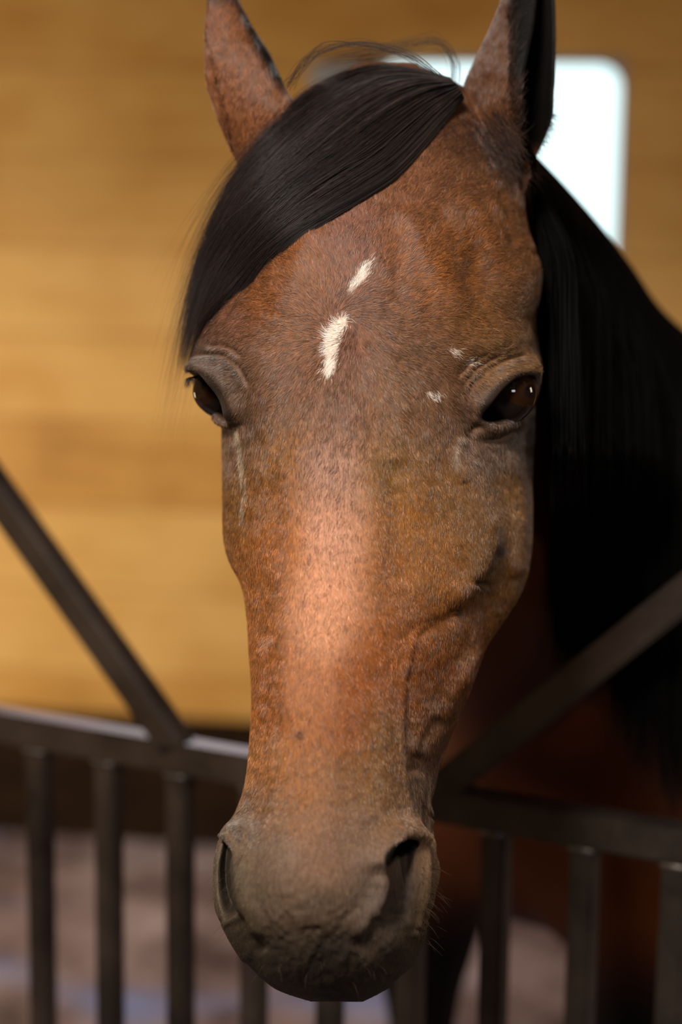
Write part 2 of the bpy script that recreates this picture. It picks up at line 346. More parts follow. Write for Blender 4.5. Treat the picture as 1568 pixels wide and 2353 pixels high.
def smoothcurve(pts, n=6):
    pts = [np.array(p, float) for p in pts]; out = []
    for i in range(len(pts)-1):
        p0 = pts[max(i-1, 0)]; p1 = pts[i]; p2 = pts[i+1]; p3 = pts[min(i+2, len(pts)-1)]
        for u in np.arange(n)/n:
            out.append(.5*((2*p1)+(-p0+p2)*u+(2*p0-5*p1+4*p2-p3)*u*u+(-p0+3*p1-3*p2+p3)*u**3))
    out.append(pts[-1]); return out
def smoothclosed(pts, n=6):
    pts = [np.array(p, float) for p in pts]; N = len(pts); out = []
    for i in range(N):
        p0, p1, p2, p3 = pts[i-1], pts[i], pts[(i+1) % N], pts[(i+2) % N]
        for u in np.arange(n)/n:
            out.append(.5*((2*p1)+(-p0+p2)*u+(2*p0-5*p1+4*p2-p3)*u*u+(-p0+3*p1-3*p2+p3)*u**3))
    return out
N0 = grid_normals(HV); FACE = N0 @ viewdir; FM = smooth01((FACE+.25)/.3)
if (N0[300, 150] @ viewdir) < 0: N0 = -N0; FACE = -FACE; FM = smooth01((FACE+.25)/.3)
disp = np.zeros(XS.shape)                  # along the normal, mm (+ out)
push = np.zeros(XS.shape)                  # along the view axis, mm (+ away from camera)
def ridge(pts, w, amp, taper=True, to='n'):
    global disp, push
    c = smoothcurve(pts); d, t = polyd(XS, YS, c)
    a = amp*np.exp(-(d/w)**2) * FM
    if taper: a = a*smooth01(np.minimum(t, 1-t)*5+.15)
    if to == 'n': disp += a
    else: push -= a
def bump(x, y, wx, wy, amp, rot=0, to='n'):
    global disp, push
    c, s = math.cos(math.radians(rot)), math.sin(math.radians(rot)); dx, dy = XS-x, YS-y
    a = amp*np.exp(-((c*dx+s*dy)/wx)**2-((-s*dx+c*dy)/wy)**2)*FM
    if to == 'n': disp += a
    else: push -= a
# skull
bump(1098, 615, 38, 75, -7, 5); bump(1190, 640, 45, 60, 4); bump(560, 620, 40, 70, -6)
ridge([(935,470),(960,560),(1010,640),(1090,720)], 34, 3.0)           # edge of the temple muscle
ridge([(1000,470),(1045,540),(1060,600)], 22, -2.2)
ridge([(1060,440),(1120,520),(1150,610)], 26, 2.5)
ridge([(900,500),(915,600),(900,700)], 26, -1.4)
ridge([(720,520),(690,620),(640,720)], 32, 2.6)
bump(800, 700, 110, 140, 2.5); bump(830,770,22,22,-1.5)
ridge([(1150,430),(1170,500),(1185,570)], 14, -2.5)
# nasal bone edges, grooves, veins
ridge([(640,1080),(636,1250),(622,1400),(614,1480)], 26, -2.5)
ridge([(655,1000),(672,1250),(668,1500),(664,1700)], 26, 2.2)
ridge([(632,1470),(636,1570),(634,1690)], 9, -2.6); ridge([(608,1480),(598,1560),(604,1660)], 10, 2.6)
ridge([(870,980),(862,1200),(858,1420),(880,1560)], 36, 2.0)
ridge([(905,1050),(910,1200),(930,1350)], 40, -2.5)
ridge([(1060,1020),(1090,1120),(1120,1240),(1090,1330),(1030,1395)], 30, 5.0)   # facial crest
ridge([(1150,1250),(1112,1335),(1060,1405),(985,1440),(930,1465)], 17, -2.1)
ridge([(1105,1330),(1100,1345)], 17, -4); ridge([(1052,1400),(1058,1412)], 12, -3)
ridge([(1010,1425),(955,1455),(934,1520),(922,1620),(924,1760),(940,1850),(950,1900)], 9, 1.6)
ridge([(948,1500),(940,1620),(942,1760),(962,1860)], 15, -.7)
ridge([(1100,1480),(1030,1610),(985,1690),(960,1740)], 22, 3.0); ridge([(1010,1640),(970,1710),(955,1780)], 14, -3)
ridge([(1175,1020),(1190,1200),(1180,1330)], 22, 3.5)
bump(850, 1560, 45, 50, -1.6); bump(740, 1430, 70, 90, 1.8)
ridge([(535,1010),(552,1100),(556,1190)], 10, 1.8)
ridge([(1058,1000),(1042,1060),(1062,1110)], 12, 2.0); ridge([(1085,1000),(1075,1060)], 12, -1.6)
# right eye ------------------------------------------------------------
EYE_R = smoothclosed([(1104,952),(1122,915),(1152,882),(1186,864),(1212,862),(1214,885),(1200,922),(1172,950),(1138,964),(1112,964)])
EYE_L = smoothclosed([(430,862),(462,858),(486,872),(508,906),(524,940),(531,960),(505,946),(480,940),(450,925),(418,895)])
sdR = sdist(XS, YS, EYE_R); sdL = sdist(XS, YS, EYE_L)
push += 30*smooth01((-sdR+3)/10)*FM
LM = smooth01((120-DS)/22); push += 30*smooth01((-sdL+3)/10)*FM*LM
disp += 4.0*np.exp(-((sdR-10)/11)**2)*FM*(sdR > -4)
disp += 3.5*np.exp(-((sdL-10)/11)**2)*FM*(sdL > -4)*LM
ridge([(1080,950),(1118,893),(1160,855),(1200,842),(1232,838)], 17, 7.0)         # upper lid fold
ridge([(1075,905),(1110,862),(1160,828),(1210,815)], 6, -2.6)
ridge([(1062,890),(1100,845),(1150,812)], 6, -2.4)
ridge([(1050,868),(1085,832),(1120,812)], 6, -1.8)
ridge([(1090,990),(1140,988),(1185,965),(1210,925)], 13, 3.5)
ridge([(1100,975),(1085,990),(1075,1005)], 9, -2.5); ridge([(1110,1010),(1150,1008),(1190,985)], 7, -1.5)
bump(1130, 790, 90, 30, 4, -15)
# left eye
ridge([(440,838),(474,840),(510,868),(538,915),(552,975)], 16, 6.5)
ridge([(450,815),(500,812),(545,840),(572,890)], 6, -2.2); ridge([(470,790),(520,795),(560,822)], 6, -1.6)
ridge([(488,955),(512,966),(535,972)], 8, .8)
bump(520, 860, 30, 30, 2.5)
# nostrils --------------------------------------------------------------
NOS_R = smoothclosed([(884,1968),(902,1944),(928,1930),(950,1936),(954,1985),(953,2060),(948,2118),(918,2136),(884,2128),(872,2092),(884,2040)])
sdN = sdist(XS, YS, NOS_R)
push += 12*smooth01((-sdN)/28)*FM
HOLE_R = smoothclosed([(886,1966),(904,1944),(930,1932),(945,1938),(944,1956),(912,1974),(890,1990)])
push += 46*smooth01((-sdist(XS, YS, HOLE_R)+4)/15)*FM
push += 9*smooth01((2060-YS)/110)*smooth01((-sdN)/20)*FM
disp += 3.6*np.exp(-((sdN-9)/13)**2)*FM*smooth01((985-XS)/20)*smooth01((2140-YS)/120)
ridge([(862,1975),(890,1922),(930,1902),(962,1925)], 22, 7.0, False)
ridge([(966,1940),(968,2020),(966,2100),(950,2160)], 9, 4.5)
ridge([(984,1860),(986,1950),(984,2050),(970,2140)], 10, -3.0)
ridge([(870,2010),(868,2060),(846,2110),(820,2160)], 20, 3.0)
ridge([(880,2110),(850,2150),(822,2190)], 22, -4)
bump(910, 2180, 45, 40, 3)
NOS_L = smoothclosed([(512,1946),(521,1938),(536,1968),(540,2020),(545,2060),(550,2092),(522,2104),(507,2060),(504,2000)])
sdM = sdist(XS, YS, NOS_L)
push += 28*smooth01((-sdM+4)/15)*FM*smooth01((34-DS)/24)
disp += 2.2*np.exp(-((sdM-8)/9)**2)*FM*smooth01((34-DS)/24)
ridge([(516,1928),(538,1908),(570,1930)], 20, 3.2); ridge([(556,1965),(560,2030),(575,2100),(596,2160)], 20, 5)
ridge([(548,2090),(575,2140),(604,2195)], 16, -3.6); ridge([(520,2110),(545,2160),(575,2210)], 14, 2.5)
bump(720, 2080, 110, 70, 2.5); ridge([(720,2120),(735,2200),(745,2260)], 26, -2.5)
bump(640, 1990, 40, 60, 2); bump(830,1990,40,60,2)
# upper lip border over the lower lip / chin
ridge([(560,2205),(620,2262),(740,2286),(860,2280),(940,2210)], 7, -1.2)
ridge([(985,2170),(950,2230),(900,2272)], 8, -2.5)
# wrinkles at mouth corner
for k in range(7):
    x0 = 968 + k*6.5
    ridge([(x0-14,1800+k*12),(x0+2,1900),(x0+8,2000),(x0-4,2110),(x0-24,2200)], 2.6, -1.3)
for k in range(5):
    ridge([(990-k*9,2080+k*12),(1003-k*9,2110+k*12)], 5, -1.8)
# fine undulation (skin over muscle) from cheap value noise
def vnoise(x, y, s, seed):
    r = np.random.default_rng(seed).random((256, 256)); u, v = x/s, y/s
    iu, iv = np.floor(u).astype(int), np.floor(v).astype(int); fu, fv = u-iu, v-iv; fu = fu*fu*(3-2*fu); fv = fv*fv*(3-2*fv)
    g = lambda i, j: r[i & 255, j & 255]
    return (g(iu, iv)*(1-fu)+g(iu+1, iv)*fu)*(1-fv)+(g(iu, iv+1)*(1-fu)+g(iu+1, iv+1)*fu)*fv - .5
low = smooth01((YS-1980)/150)
FN = smooth01((FACE-.15)/.45)
disp += FN*(vnoise(XS, YS, 60, 1)*1.2 + vnoise(XS, YS, 24, 2)*.5 + vnoise(XS, YS, 12, 3)*(.2+1.2*low) + vnoise(XS, YS*.6, 26, 5)*low*1.6)
# side wrinkles (mouth corner) fine relief
mw = smooth01((XS-965)/20)*smooth01((YS-1780)/80)*smooth01((2230-YS)/60)
disp += mw*FM*vnoise(XS, YS*.16, 7, 6)*3.2
edge = smooth01(np.minimum(np.arange(NR), np.arange(NR)[::-1])/12.)[:, None, None]
HV2 = HV + (N0*disp[..., None]*edge - viewdir*push[..., None]*edge)/1000.0
hv = HV2.reshape(-1, 3)
def grid_faces(nr, nc, caps=True, base=0):
    i = np.arange(nr-1)[:, None]*nc; j = np.arange(nc)[None]; j2 = (j+1) % nc
    q = np.stack([i+j, i+j2, i+nc+j2, i+nc+j], -1).reshape(-1, 4) + base
    f = [tuple(a) for a in q.tolist()]
    if caps: f += [tuple(base+k for k in range(nc))[::-1], tuple(base+(nr-1)*nc+k for k in range(nc))]
    return f
hf = grid_faces(NR, NC)
def fixed_obj(name, v, f):
    me = bpy.data.meshes.new(name); me.from_pydata(v.tolist() if hasattr(v, 'tolist') else v, [], f)
    bm = bmesh.new(); bm.from_mesh(me); bmesh.ops.recalc_face_normals(bm, faces=bm.faces); bmesh.ops.triangulate(bm, faces=[q for q in bm.faces if len(q.verts) > 4]); bm.to_mesh(me); bm.free()
    o = bpy.data.objects.new(name, me); COL.objects.link(o); return o
head = fixed_obj('horse', hv, hf)

# ears: curled leaf shells -----------------------------------------------
def ear(stations, thick=.004, n=44):
    """station: centre (px,py,d_mm), half width px, opening direction deg (0 = image right, 90 = to the camera), gap half-angle deg, squash"""
    st = np.array([[*s[0], *s[1:]] for s in stations], float); t = np.linspace(0, 1, len(st)); q = np.linspace(0, 1, 90)
    S = np.stack([pchip(t, st[:, k], q) for k in range(st.shape[1])], 1)
    rows = []
    for (px, py, dm, hw, od, gap, sq) in S:
        d = DH+dm/1000; r = hw/FPX*d; c = Pn(px, py, d); X = R[:, 0]; Z = R[:, 2]
        o_ = math.radians(od); e1 = X*math.cos(o_)+Z*math.sin(o_); e2 = -X*math.sin(o_)+Z*math.cos(o_)
        ring = []
        a = np.linspace(math.radians(gap), math.radians(360-gap), n)
        th = min(thick, r*.45)
        tp = th*(0.35+.65*np.sin(np.linspace(0, math.pi, n))**.5)
        outer = [c + (e1*math.cos(x)+e2*math.sin(x)*sq)*(r) for x in a]
        inner = [c + (e1*math.cos(x)*(r-w)+e2*math.sin(x)*(r*sq-w)) for x, w in zip(a, tp)]
        rows.append(outer+inner[::-1])
    return np.array(rows)
earL = ear([((622,420,140), 62, 190, 18, .8), ((612,340,136), 90, 190, 24, .7), ((588,270,134), 102, 190, 34, .65), ((554,200,136), 98, 188, 42, .6), ((537,140,140), 88, 186, 46, .6), ((515,60,147), 61, 184, 50, .6), ((504,0,152), 40, 182, 50, .6), ((492,-50,156), 19, 182, 50, .6), ((484,-78,158), 5, 182, 50, .6)])
earR = ear([((1158,450,155), 46, 45, 14, .9), ((1160,390,150), 64, 45, 22, .85), ((1162,330,146), 96, 45, 34, .8), ((1168,260,142), 118, 42, 44, .75), ((1174,200,142), 119, 40, 48, .7), ((1188,140,144), 107, 38, 50, .7), ((1208,60,150), 86, 36, 52, .7), ((1222,-20,156), 66, 36, 54, .7), ((1232,-100,162), 34, 36, 54, .7), ((1238,-150,165), 8, 36, 54, .7)])
parts = []
for e in (earL, earR):
    nr, nc, _ = e.shape; parts.append(fixed_obj('ear_build', e.reshape(-1, 3), grid_faces(nr, nc)))

# neck, body and legs ------------------------------------------------------
def tube(stations, n=48, rings=60):
    """station: centre world xyz, half-size a along 'side', b along 'up', side vector"""
    st = np.array([[*s[0], s[1], s[2], *s[3]] for s in stations], float)
    t = np.concatenate([[0], np.cumsum(np.linalg.norm(np.diff(st[:, :3], axis=0), axis=1))]); q = np.linspace(0, t[-1], rings)
    S = np.stack([pchip(t, st[:, k], q) for k in range(st.shape[1])], 1); C = S[:, :3]; T = np.gradient(C, axis=0)
    rows = []
    for i in range(rings):
        tn = T[i]/np.linalg.norm(T[i]); sd = S[i, 5:8]; sd = sd - tn*(sd@tn); sd /= np.linalg.norm(sd); up = np.cross(tn, sd)
        a = np.linspace(0, 2*math.pi, n, endpoint=False)
        k = 1.0
        if i < 4 or i > rings-5: k = math.sqrt(max(.02, 1-(1-min(i, rings-1-i)/4)**2))
        rows.append(C[i]+(np.cos(a)[:, None]*sd*S[i, 3]+np.sin(a)[:, None]*up*S[i, 4])*k)
    r = np.array(rows); return fixed_obj('body_build', r.reshape(-1, 3), grid_faces(rings, n))
w = lambda px, py, d: tuple(Pn(px, py, d))
side = (.8, -.35, .1)
bdir = np.array([.60, .80, 0.0]); bdir /= np.linalg.norm(bdir); bs = np.array([bdir[1], -bdir[0], 0])
chest = np.array(w(1215, 1530, 2.36))
parts.append(tube([(w(985,560,1.57), .085, .10, bs), (w(1060,680,1.66), .088, .14, bs), (w(1150,860,1.80), .092, .18, bs), (w(1220,1060,1.98), .11, .22, bs), (tuple(chest+bdir*.08+np.array([0,0,.10])), .16, .27, bs), (tuple(chest+bdir*.35+np.array([0,0,.06])), .2, .32, bs)]))
B = lambda k, dz, s=0: tuple(np.array([*(chest[:2]+bdir[:2]*k+bs[:2]*s), chest[2]+dz]))
parts.append(tube([(B(-.12,-.10), .10, .13, bs), (B(-.04,-.10), .20, .235, bs), (B(.15,-.06), .23, .30, bs), (B(.5,-.01), .27, .31, bs), (B(.9,0), .27, .29, bs), (B(1.15,.02), .25, .27, bs), (B(1.35,0), .12, .16, bs)], rings=70))
cz = chest[2]
for (k, s, zt_, fr) in ((.02, -.155, -.10, 1), (.02, .155, -.10, 1), (1.12, -.15, -.05, 0), (1.12, .15, -.05, 0)):
    b = lambda z, dk=0: tuple(np.array([*(chest[:2]+bdir[:2]*(k+dk)+bs[:2]*s), z]))
    if fr: stn = [(b(cz+zt_), .085, .12, bs), (b(.66), .085, .10, bs), (b(.56), .074, .085, bs), (b(.47), .045, .055, bs), (b(.42), .045, .05, bs), (b(.36), .03, .033, bs), (b(.18), .027, .031, bs), (b(.13,-.01), .034, .038, bs), (b(.085,-.02), .03, .032, bs), (b(.06,-.03), .045, .05, bs), (b(.002,-.045), .058, .062, bs)]
    else: stn = [(b(cz+zt_), .11, .18, bs), (b(.68,.0), .08, .13, bs), (b(.52,.10), .045, .06, bs), (b(.46,.12), .042, .055, bs), (b(.36,.10), .03, .036, bs), (b(.18,.07), .028, .033, bs), (b(.13,.06), .036, .04, bs), (b(.06,.03), .045, .05, bs), (b(.002,.015), .058, .062, bs)]
    parts.append(tube(stn, n=28, rings=50))
# tail
parts.append(tube([(B(1.30,.10), .04, .04, bs), (B(1.42,0), .05, .05, bs), (B(1.46,-.3), .06, .06, bs), (B(1.44,-.62), .03, .03, bs)], n=20, rings=30))

for pr in parts:                                            # grow all together into one skin
    md = head.modifiers.new('u', 'BOOLEAN'); md.operation = 'UNION'; md.object = pr; md.solver = 'MANIFOLD'
dg = bpy.context.evaluated_depsgraph_get(); me = bpy.data.meshes.new_from_object(head.evaluated_get(dg)); print('UNION', len(head.data.vertices), len(me.vertices))
head.modifiers.clear(); head.data = me; me.name = 'horse'
for pr in parts: bpy.data.objects.remove(pr)
horse = head
nv = len(me.vertices); V = np.empty(nv*3, np.float32); me.vertices.foreach_get('co', V); V = V.reshape(-1, 3).astype(float)
E = np.empty(len(me.edges)*2, np.int32); me.edges.foreach_get('vertices', E); E = E.reshape(-1, 2)
vx, vy, vd = unproj(V)
# soften where ears and neck grow out of the skull and the coarse body joints
near_ear = np.exp(-(((vx-600)/70)**2+((vy-400)/70)**2)) + np.exp(-(((vx-1150)/110)**2+((vy-360)/110)**2)); near_ear = smooth01(near_ear*1.5)*smooth01((vd-DH-.05)/.03)
wgt = np.maximum(near_ear*.5, (vd > DH+.2)*.5)
for _ in range(14):
    acc = np.zeros_like(V); cnt = np.zeros(nv)
    for k in range(3): acc[:, k] = np.bincount(E[:, 0], V[E[:, 1], k], nv)+np.bincount(E[:, 1], V[E[:, 0], k], nv)
    cnt = np.bincount(E.ravel(), minlength=nv)
    V += (acc/np.maximum(cnt, 1)[:, None]-V)*wgt[:, None]
seam = smooth01((vd-DH-.165)/.03)*smooth01((.34-(vd-DH))/.05)*smooth01((1350-vy)/150)*smooth01((vy-330)/80)
act = np.where(seam > .01)[0]; em = (seam[E[:, 0]] > 0) | (seam[E[:, 1]] > 0); Es = E[em]; cnt = np.maximum(np.bincount(Es.ravel(), minlength=nv), 1)
for _ in range(90):
    acc = np.stack([np.bincount(Es[:, 0], V[Es[:, 1], k], nv)+np.bincount(Es[:, 1], V[Es[:, 0], k], nv) for k in range(3)], 1)
    V[act] += (acc[act]/cnt[act, None]-V[act])*seam[act, None]*.6
me.vertices.foreach_set('co', V.astype(np.float32).ravel()); me.polygons.foreach_set('use_smooth', [True]*len(me.polygons)); me.update()
NRM = np.empty(nv*3, np.float32); me.vertices.foreach_get('normal', NRM); NRM = NRM.reshape(-1, 3).astype(float)
vx, vy, vd = unproj(V); dmm = (vd-DH)*1000
#@COAT
# coat colours: inverse-distance blend of coat swatches over the face ------------
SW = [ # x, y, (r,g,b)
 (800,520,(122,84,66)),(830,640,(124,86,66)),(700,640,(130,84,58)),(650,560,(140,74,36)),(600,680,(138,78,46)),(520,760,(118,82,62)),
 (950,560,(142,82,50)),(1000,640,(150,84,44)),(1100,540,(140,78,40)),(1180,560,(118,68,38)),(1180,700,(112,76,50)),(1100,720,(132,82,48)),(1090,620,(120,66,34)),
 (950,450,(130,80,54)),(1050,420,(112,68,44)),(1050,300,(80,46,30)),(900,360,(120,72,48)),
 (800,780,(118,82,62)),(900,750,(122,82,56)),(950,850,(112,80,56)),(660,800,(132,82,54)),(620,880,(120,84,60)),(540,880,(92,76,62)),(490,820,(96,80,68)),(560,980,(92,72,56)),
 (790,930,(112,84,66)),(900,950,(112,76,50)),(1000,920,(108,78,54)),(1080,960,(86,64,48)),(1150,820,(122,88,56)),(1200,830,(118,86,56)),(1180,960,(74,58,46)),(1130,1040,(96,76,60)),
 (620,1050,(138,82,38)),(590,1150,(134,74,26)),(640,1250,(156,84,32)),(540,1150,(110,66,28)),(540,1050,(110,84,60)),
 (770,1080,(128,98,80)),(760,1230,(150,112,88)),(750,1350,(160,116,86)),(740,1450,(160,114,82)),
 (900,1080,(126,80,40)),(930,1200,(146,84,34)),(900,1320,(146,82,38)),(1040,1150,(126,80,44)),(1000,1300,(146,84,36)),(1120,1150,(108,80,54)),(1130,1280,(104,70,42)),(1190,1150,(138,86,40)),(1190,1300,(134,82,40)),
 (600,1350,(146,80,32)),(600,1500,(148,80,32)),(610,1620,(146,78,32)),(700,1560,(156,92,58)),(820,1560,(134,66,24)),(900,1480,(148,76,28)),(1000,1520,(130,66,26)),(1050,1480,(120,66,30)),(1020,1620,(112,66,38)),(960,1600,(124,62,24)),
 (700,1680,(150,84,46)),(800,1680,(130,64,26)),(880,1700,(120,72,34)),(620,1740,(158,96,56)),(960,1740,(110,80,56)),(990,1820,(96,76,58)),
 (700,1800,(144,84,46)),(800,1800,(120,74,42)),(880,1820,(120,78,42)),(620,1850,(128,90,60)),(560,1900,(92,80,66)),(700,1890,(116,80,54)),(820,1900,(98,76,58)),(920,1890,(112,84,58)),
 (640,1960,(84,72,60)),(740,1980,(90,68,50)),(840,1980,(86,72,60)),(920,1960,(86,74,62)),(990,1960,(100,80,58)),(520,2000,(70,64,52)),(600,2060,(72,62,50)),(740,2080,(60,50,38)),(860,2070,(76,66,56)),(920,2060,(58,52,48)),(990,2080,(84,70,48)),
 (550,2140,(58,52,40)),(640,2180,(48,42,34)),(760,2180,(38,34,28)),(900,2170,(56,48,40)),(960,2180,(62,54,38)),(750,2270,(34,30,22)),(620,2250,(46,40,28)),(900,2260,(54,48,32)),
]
SP = np.array([(a, b) for a, b, _ in SW], float); SC = np.array([srgb(*c) for _, _, c in SW])
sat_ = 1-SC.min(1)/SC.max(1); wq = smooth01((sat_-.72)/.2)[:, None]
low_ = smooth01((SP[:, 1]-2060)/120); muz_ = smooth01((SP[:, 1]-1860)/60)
mid_ = np.exp(-((SP[:, 0]-765)/75)**2)*smooth01((SP[:, 1]-900)/160)*smooth01((1640-SP[:, 1])/160)      # greyer hair plus a painted-in highlight down the bridge
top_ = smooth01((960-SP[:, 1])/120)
SC = SC*((1-.34*low_)*(1-.17*top_)*(1+.22*muz_)*(1+.26*mid_)*(1-.10*(1-mid_)*(1-muz_)))[:, None]*(1-.10*wq)*1.30*(np.array([.98,1.17,1.02])*wq+np.array([1.06,.97,.97])*(1-wq))  # side swatches darkened as well, shading put into the colour for relief
BAY = srgb(92,45,13); BLK = srgb(14,11,10)
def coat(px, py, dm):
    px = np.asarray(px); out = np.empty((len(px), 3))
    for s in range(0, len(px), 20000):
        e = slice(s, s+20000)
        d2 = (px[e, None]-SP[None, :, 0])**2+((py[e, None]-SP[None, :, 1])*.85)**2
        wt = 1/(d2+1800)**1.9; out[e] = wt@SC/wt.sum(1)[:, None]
    # around the eyes: dark skin
    for poly in (EYE_R, EYE_L):
        sd = sdist(px, py, poly); k = smooth01((15-sd)/15)[:, None]*smooth01((122-dm)/22)[:, None]; out = out*(1-k*.85)+srgb(26,21,19)*k*.85
    # dried tear streak and dark spots, the ones along the crest painted-in shade
    d_, t_ = polyd(px, py, [(540,985),(552,1030),(558,1090),(562,1140),(553,1195)]); k = (smooth01((9-d_)/7)*smooth01((vnoise(px, py*.5, 7, 21)+.42)*2.2)*(dm < 110))[:, None]*.7; out = out*(1-k)+srgb(178,160,132)*k
    d_, t_ = polyd(px, py, [(1072,1000),(1052,1030),(1050,1075)]); k = (smooth01((13-d_)/12)*(dm < 110))[:, None]*.35; out = out*(1-k)+srgb(178,158,140)*k
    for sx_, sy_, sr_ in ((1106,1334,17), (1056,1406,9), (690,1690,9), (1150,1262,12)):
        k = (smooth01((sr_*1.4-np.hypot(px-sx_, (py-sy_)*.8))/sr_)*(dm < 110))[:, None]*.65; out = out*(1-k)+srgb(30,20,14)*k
    # inside nostrils
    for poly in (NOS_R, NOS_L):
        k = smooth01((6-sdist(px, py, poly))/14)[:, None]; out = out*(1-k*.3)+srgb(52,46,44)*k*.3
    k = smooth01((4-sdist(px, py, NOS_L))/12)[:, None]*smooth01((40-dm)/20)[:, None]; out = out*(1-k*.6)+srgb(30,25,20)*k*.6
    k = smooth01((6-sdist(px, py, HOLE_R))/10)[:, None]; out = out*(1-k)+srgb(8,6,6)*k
    # ears
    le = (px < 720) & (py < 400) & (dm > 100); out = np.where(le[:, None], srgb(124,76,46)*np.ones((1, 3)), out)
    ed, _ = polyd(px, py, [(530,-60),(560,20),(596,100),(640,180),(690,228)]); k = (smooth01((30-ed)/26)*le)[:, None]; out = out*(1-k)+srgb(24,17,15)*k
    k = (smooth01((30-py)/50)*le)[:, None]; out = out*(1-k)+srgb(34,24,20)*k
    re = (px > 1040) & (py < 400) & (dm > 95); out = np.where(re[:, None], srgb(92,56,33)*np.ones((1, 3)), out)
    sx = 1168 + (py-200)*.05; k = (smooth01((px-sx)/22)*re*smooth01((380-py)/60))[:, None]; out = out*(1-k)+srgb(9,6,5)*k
    # body: bay, black legs, black-brown shoulder
    far = smooth01((dm-170)/60)[:, None]; out = out*(1-far)+BAY*far
    return out
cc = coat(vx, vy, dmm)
legk = smooth01((.72-V[:, 2])/.16)[:, None]*(dmm > 500)[:, None]; cc = cc*(1-legk)+BLK*legk
STARS = [smoothclosed([(851,597),(849,618),(838,646),(818,662),(800,676),(803,655),(818,636),(828,615)]),
         smoothclosed([(800,726),(797,748),(788,775),(780,800),(776,830),(768,852),(752,864),(742,852),(748,825),(744,800),(748,765),(762,742),(780,730)]),
         smoothclosed([(1036,804),(1050,806),(1048,816),(1038,814)]), smoothclosed([(1074,826),(1088,828),(1084,838),(1074,835)]), smoothclosed([(984,902),(1010,904),(1008,914),(990,911)])]
def starmask(px, py, j):
    m = np.zeros(len(px))
    for i, s in enumerate(STARS):
        m = np.maximum(m, smooth01((4-sdist(px, py, s)+j)/(12 if i < 2 else 5))*(1 if i < 2 else .6))
    return m
sel = dmm < 90
sk = np.zeros(nv); sk[sel] = starmask(vx[sel], vy[sel], 0); cc = cc*(1-sk[:, None])+srgb(215,195,178)*sk[:, None]
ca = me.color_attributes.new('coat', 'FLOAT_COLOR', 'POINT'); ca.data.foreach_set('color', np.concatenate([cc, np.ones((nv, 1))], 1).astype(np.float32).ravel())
mc = Mat('horse_coat', rough=.5, spec=.35)
at = mc.n('ShaderNodeAttribute', attribute_name='coat')
nz = mc.n('ShaderNodeTexNoise', Scale=420.0, Detail=4.0); mc.l(mc.coord((1,1,.35)), nz.inputs['Vector'])
mx = mc.n('ShaderNodeMix', data_type='RGBA', blend_type='MULTIPLY'); mx.inputs[0].default_value = .6
mc.l(at.outputs['Color'], mx.inputs[6]); mc.l(mc.ramp(nz.outputs[0], [(.3, (.55,.5,.48)), (.7, (1.15,1.15,1.15))]), mx.inputs[7])
mc.l(mx.outputs[2], mc.b.inputs['Base Color']); mc.bump(nz.outputs[0], .35, .0015)
mc.b.inputs['Specular IOR Level'].default_value = .15; mc.b.inputs['Roughness'].default_value = .6
me.materials.clear(); me.materials.append(mc.m)
tag(horse, 'bay horse with white star markings looking over the iron gate toward the camera', 'horse')

# eyes -----------------------------------------------------------------------
def eye_mat():
    m = Mat('horse_eye', (.012,.006,.004), .04, spec=.3)
    m.b.inputs['Coat Weight'].default_value = .35; m.b.inputs['Coat Roughness'].default_value = .02
    tc = m.n('ShaderNodeTexCoord'); sep = m.n('ShaderNodeSeparateXYZ'); m.l(tc.outputs['Object'], sep.inputs[0])
    ln = m.n('ShaderNodeVectorMath', operation='LENGTH'); mp = m.n('ShaderNodeMapping'); mp.inputs['Scale'].default_value = (55, 88, 0); m.l(tc.outputs['Object'], mp.inputs[0]); m.l(mp.outputs[0], ln.inputs[0])
    m.l(m.ramp(ln.outputs['Value'], [(.38, (.004,.003,.004)), (.48, (.016,.006,.003)), (.92, (.022,.008,.003)), (1.0, (.01,.006,.005))]), m.b.inputs['Base Color'])
    return m.m
M_eye = eye_mat()
def eyeball(px, py, d, r, look):
    bm = bmesh.new(); bmesh.ops.create_uvsphere(bm, u_segments=64, v_segments=48, radius=r)
    for v in bm.verts:
        k = max(0, v.co.z/r-.6)/.4; v.co.z += .0022*k                       # cornea bulges
    for fa in bm.faces: fa.smooth = True
    me_ = bpy.data.meshes.new('eye'); bm.to_mesh(me_); bm.free(); me_.materials.append(M_eye)
    o = bpy.data.objects.new('eye', me_); COL.objects.link(o); o.parent = horse
    o.location = P(px, py, DH+d/1000)
    o.rotation_euler = Vector(R @ np.array(look)).to_track_quat('Z', 'Y').to_euler(); o['label'] = 'glossy dark brown eye'
    return o
eyeball(1158, 906, 70, .0225, (.75, .05, .62)); eyeball(508, 900, 92, .0190, (-.85, .05, .5))

#@HAIR
# hair ------------------------------------------------------------------------
def hair_mat(name, rough=.4, spec=.5):
    m = Mat(name, rough=rough, spec=spec); a = m.n('ShaderNodeAttribute', attribute_name='tint'); m.l(a.outputs['Color'], m.b.inputs['Base Color']); return m.m
def hair_obj(name, pts, radii, cols, mat, label=None):
    """pts (N,S,3), radii (N,S), cols (N,3)"""
    N, S, _ = pts.shape
    hc = bpy.data.hair_curves.new(name); hc.add_curves([S]*N)
    hc.attributes['position'].data.foreach_set('vector', pts.astype(np.float32).ravel())
    ra = hc.attributes.get('radius') or hc.attributes.new('radius', 'FLOAT', 'POINT'); ra.data.foreach_set('value', radii.astype(np.float32).ravel())
    t = hc.attributes.new('tint', 'FLOAT_COLOR', 'CURVE'); t.data.foreach_set('color', np.concatenate([cols, np.ones((N, 1))], 1).astype(np.float32).ravel())
    hc.materials.append(mat); o = bpy.data.objects.new(name, hc); COL.objects.link(o); o.parent = horse
    if label: o['label'] = label
    return o
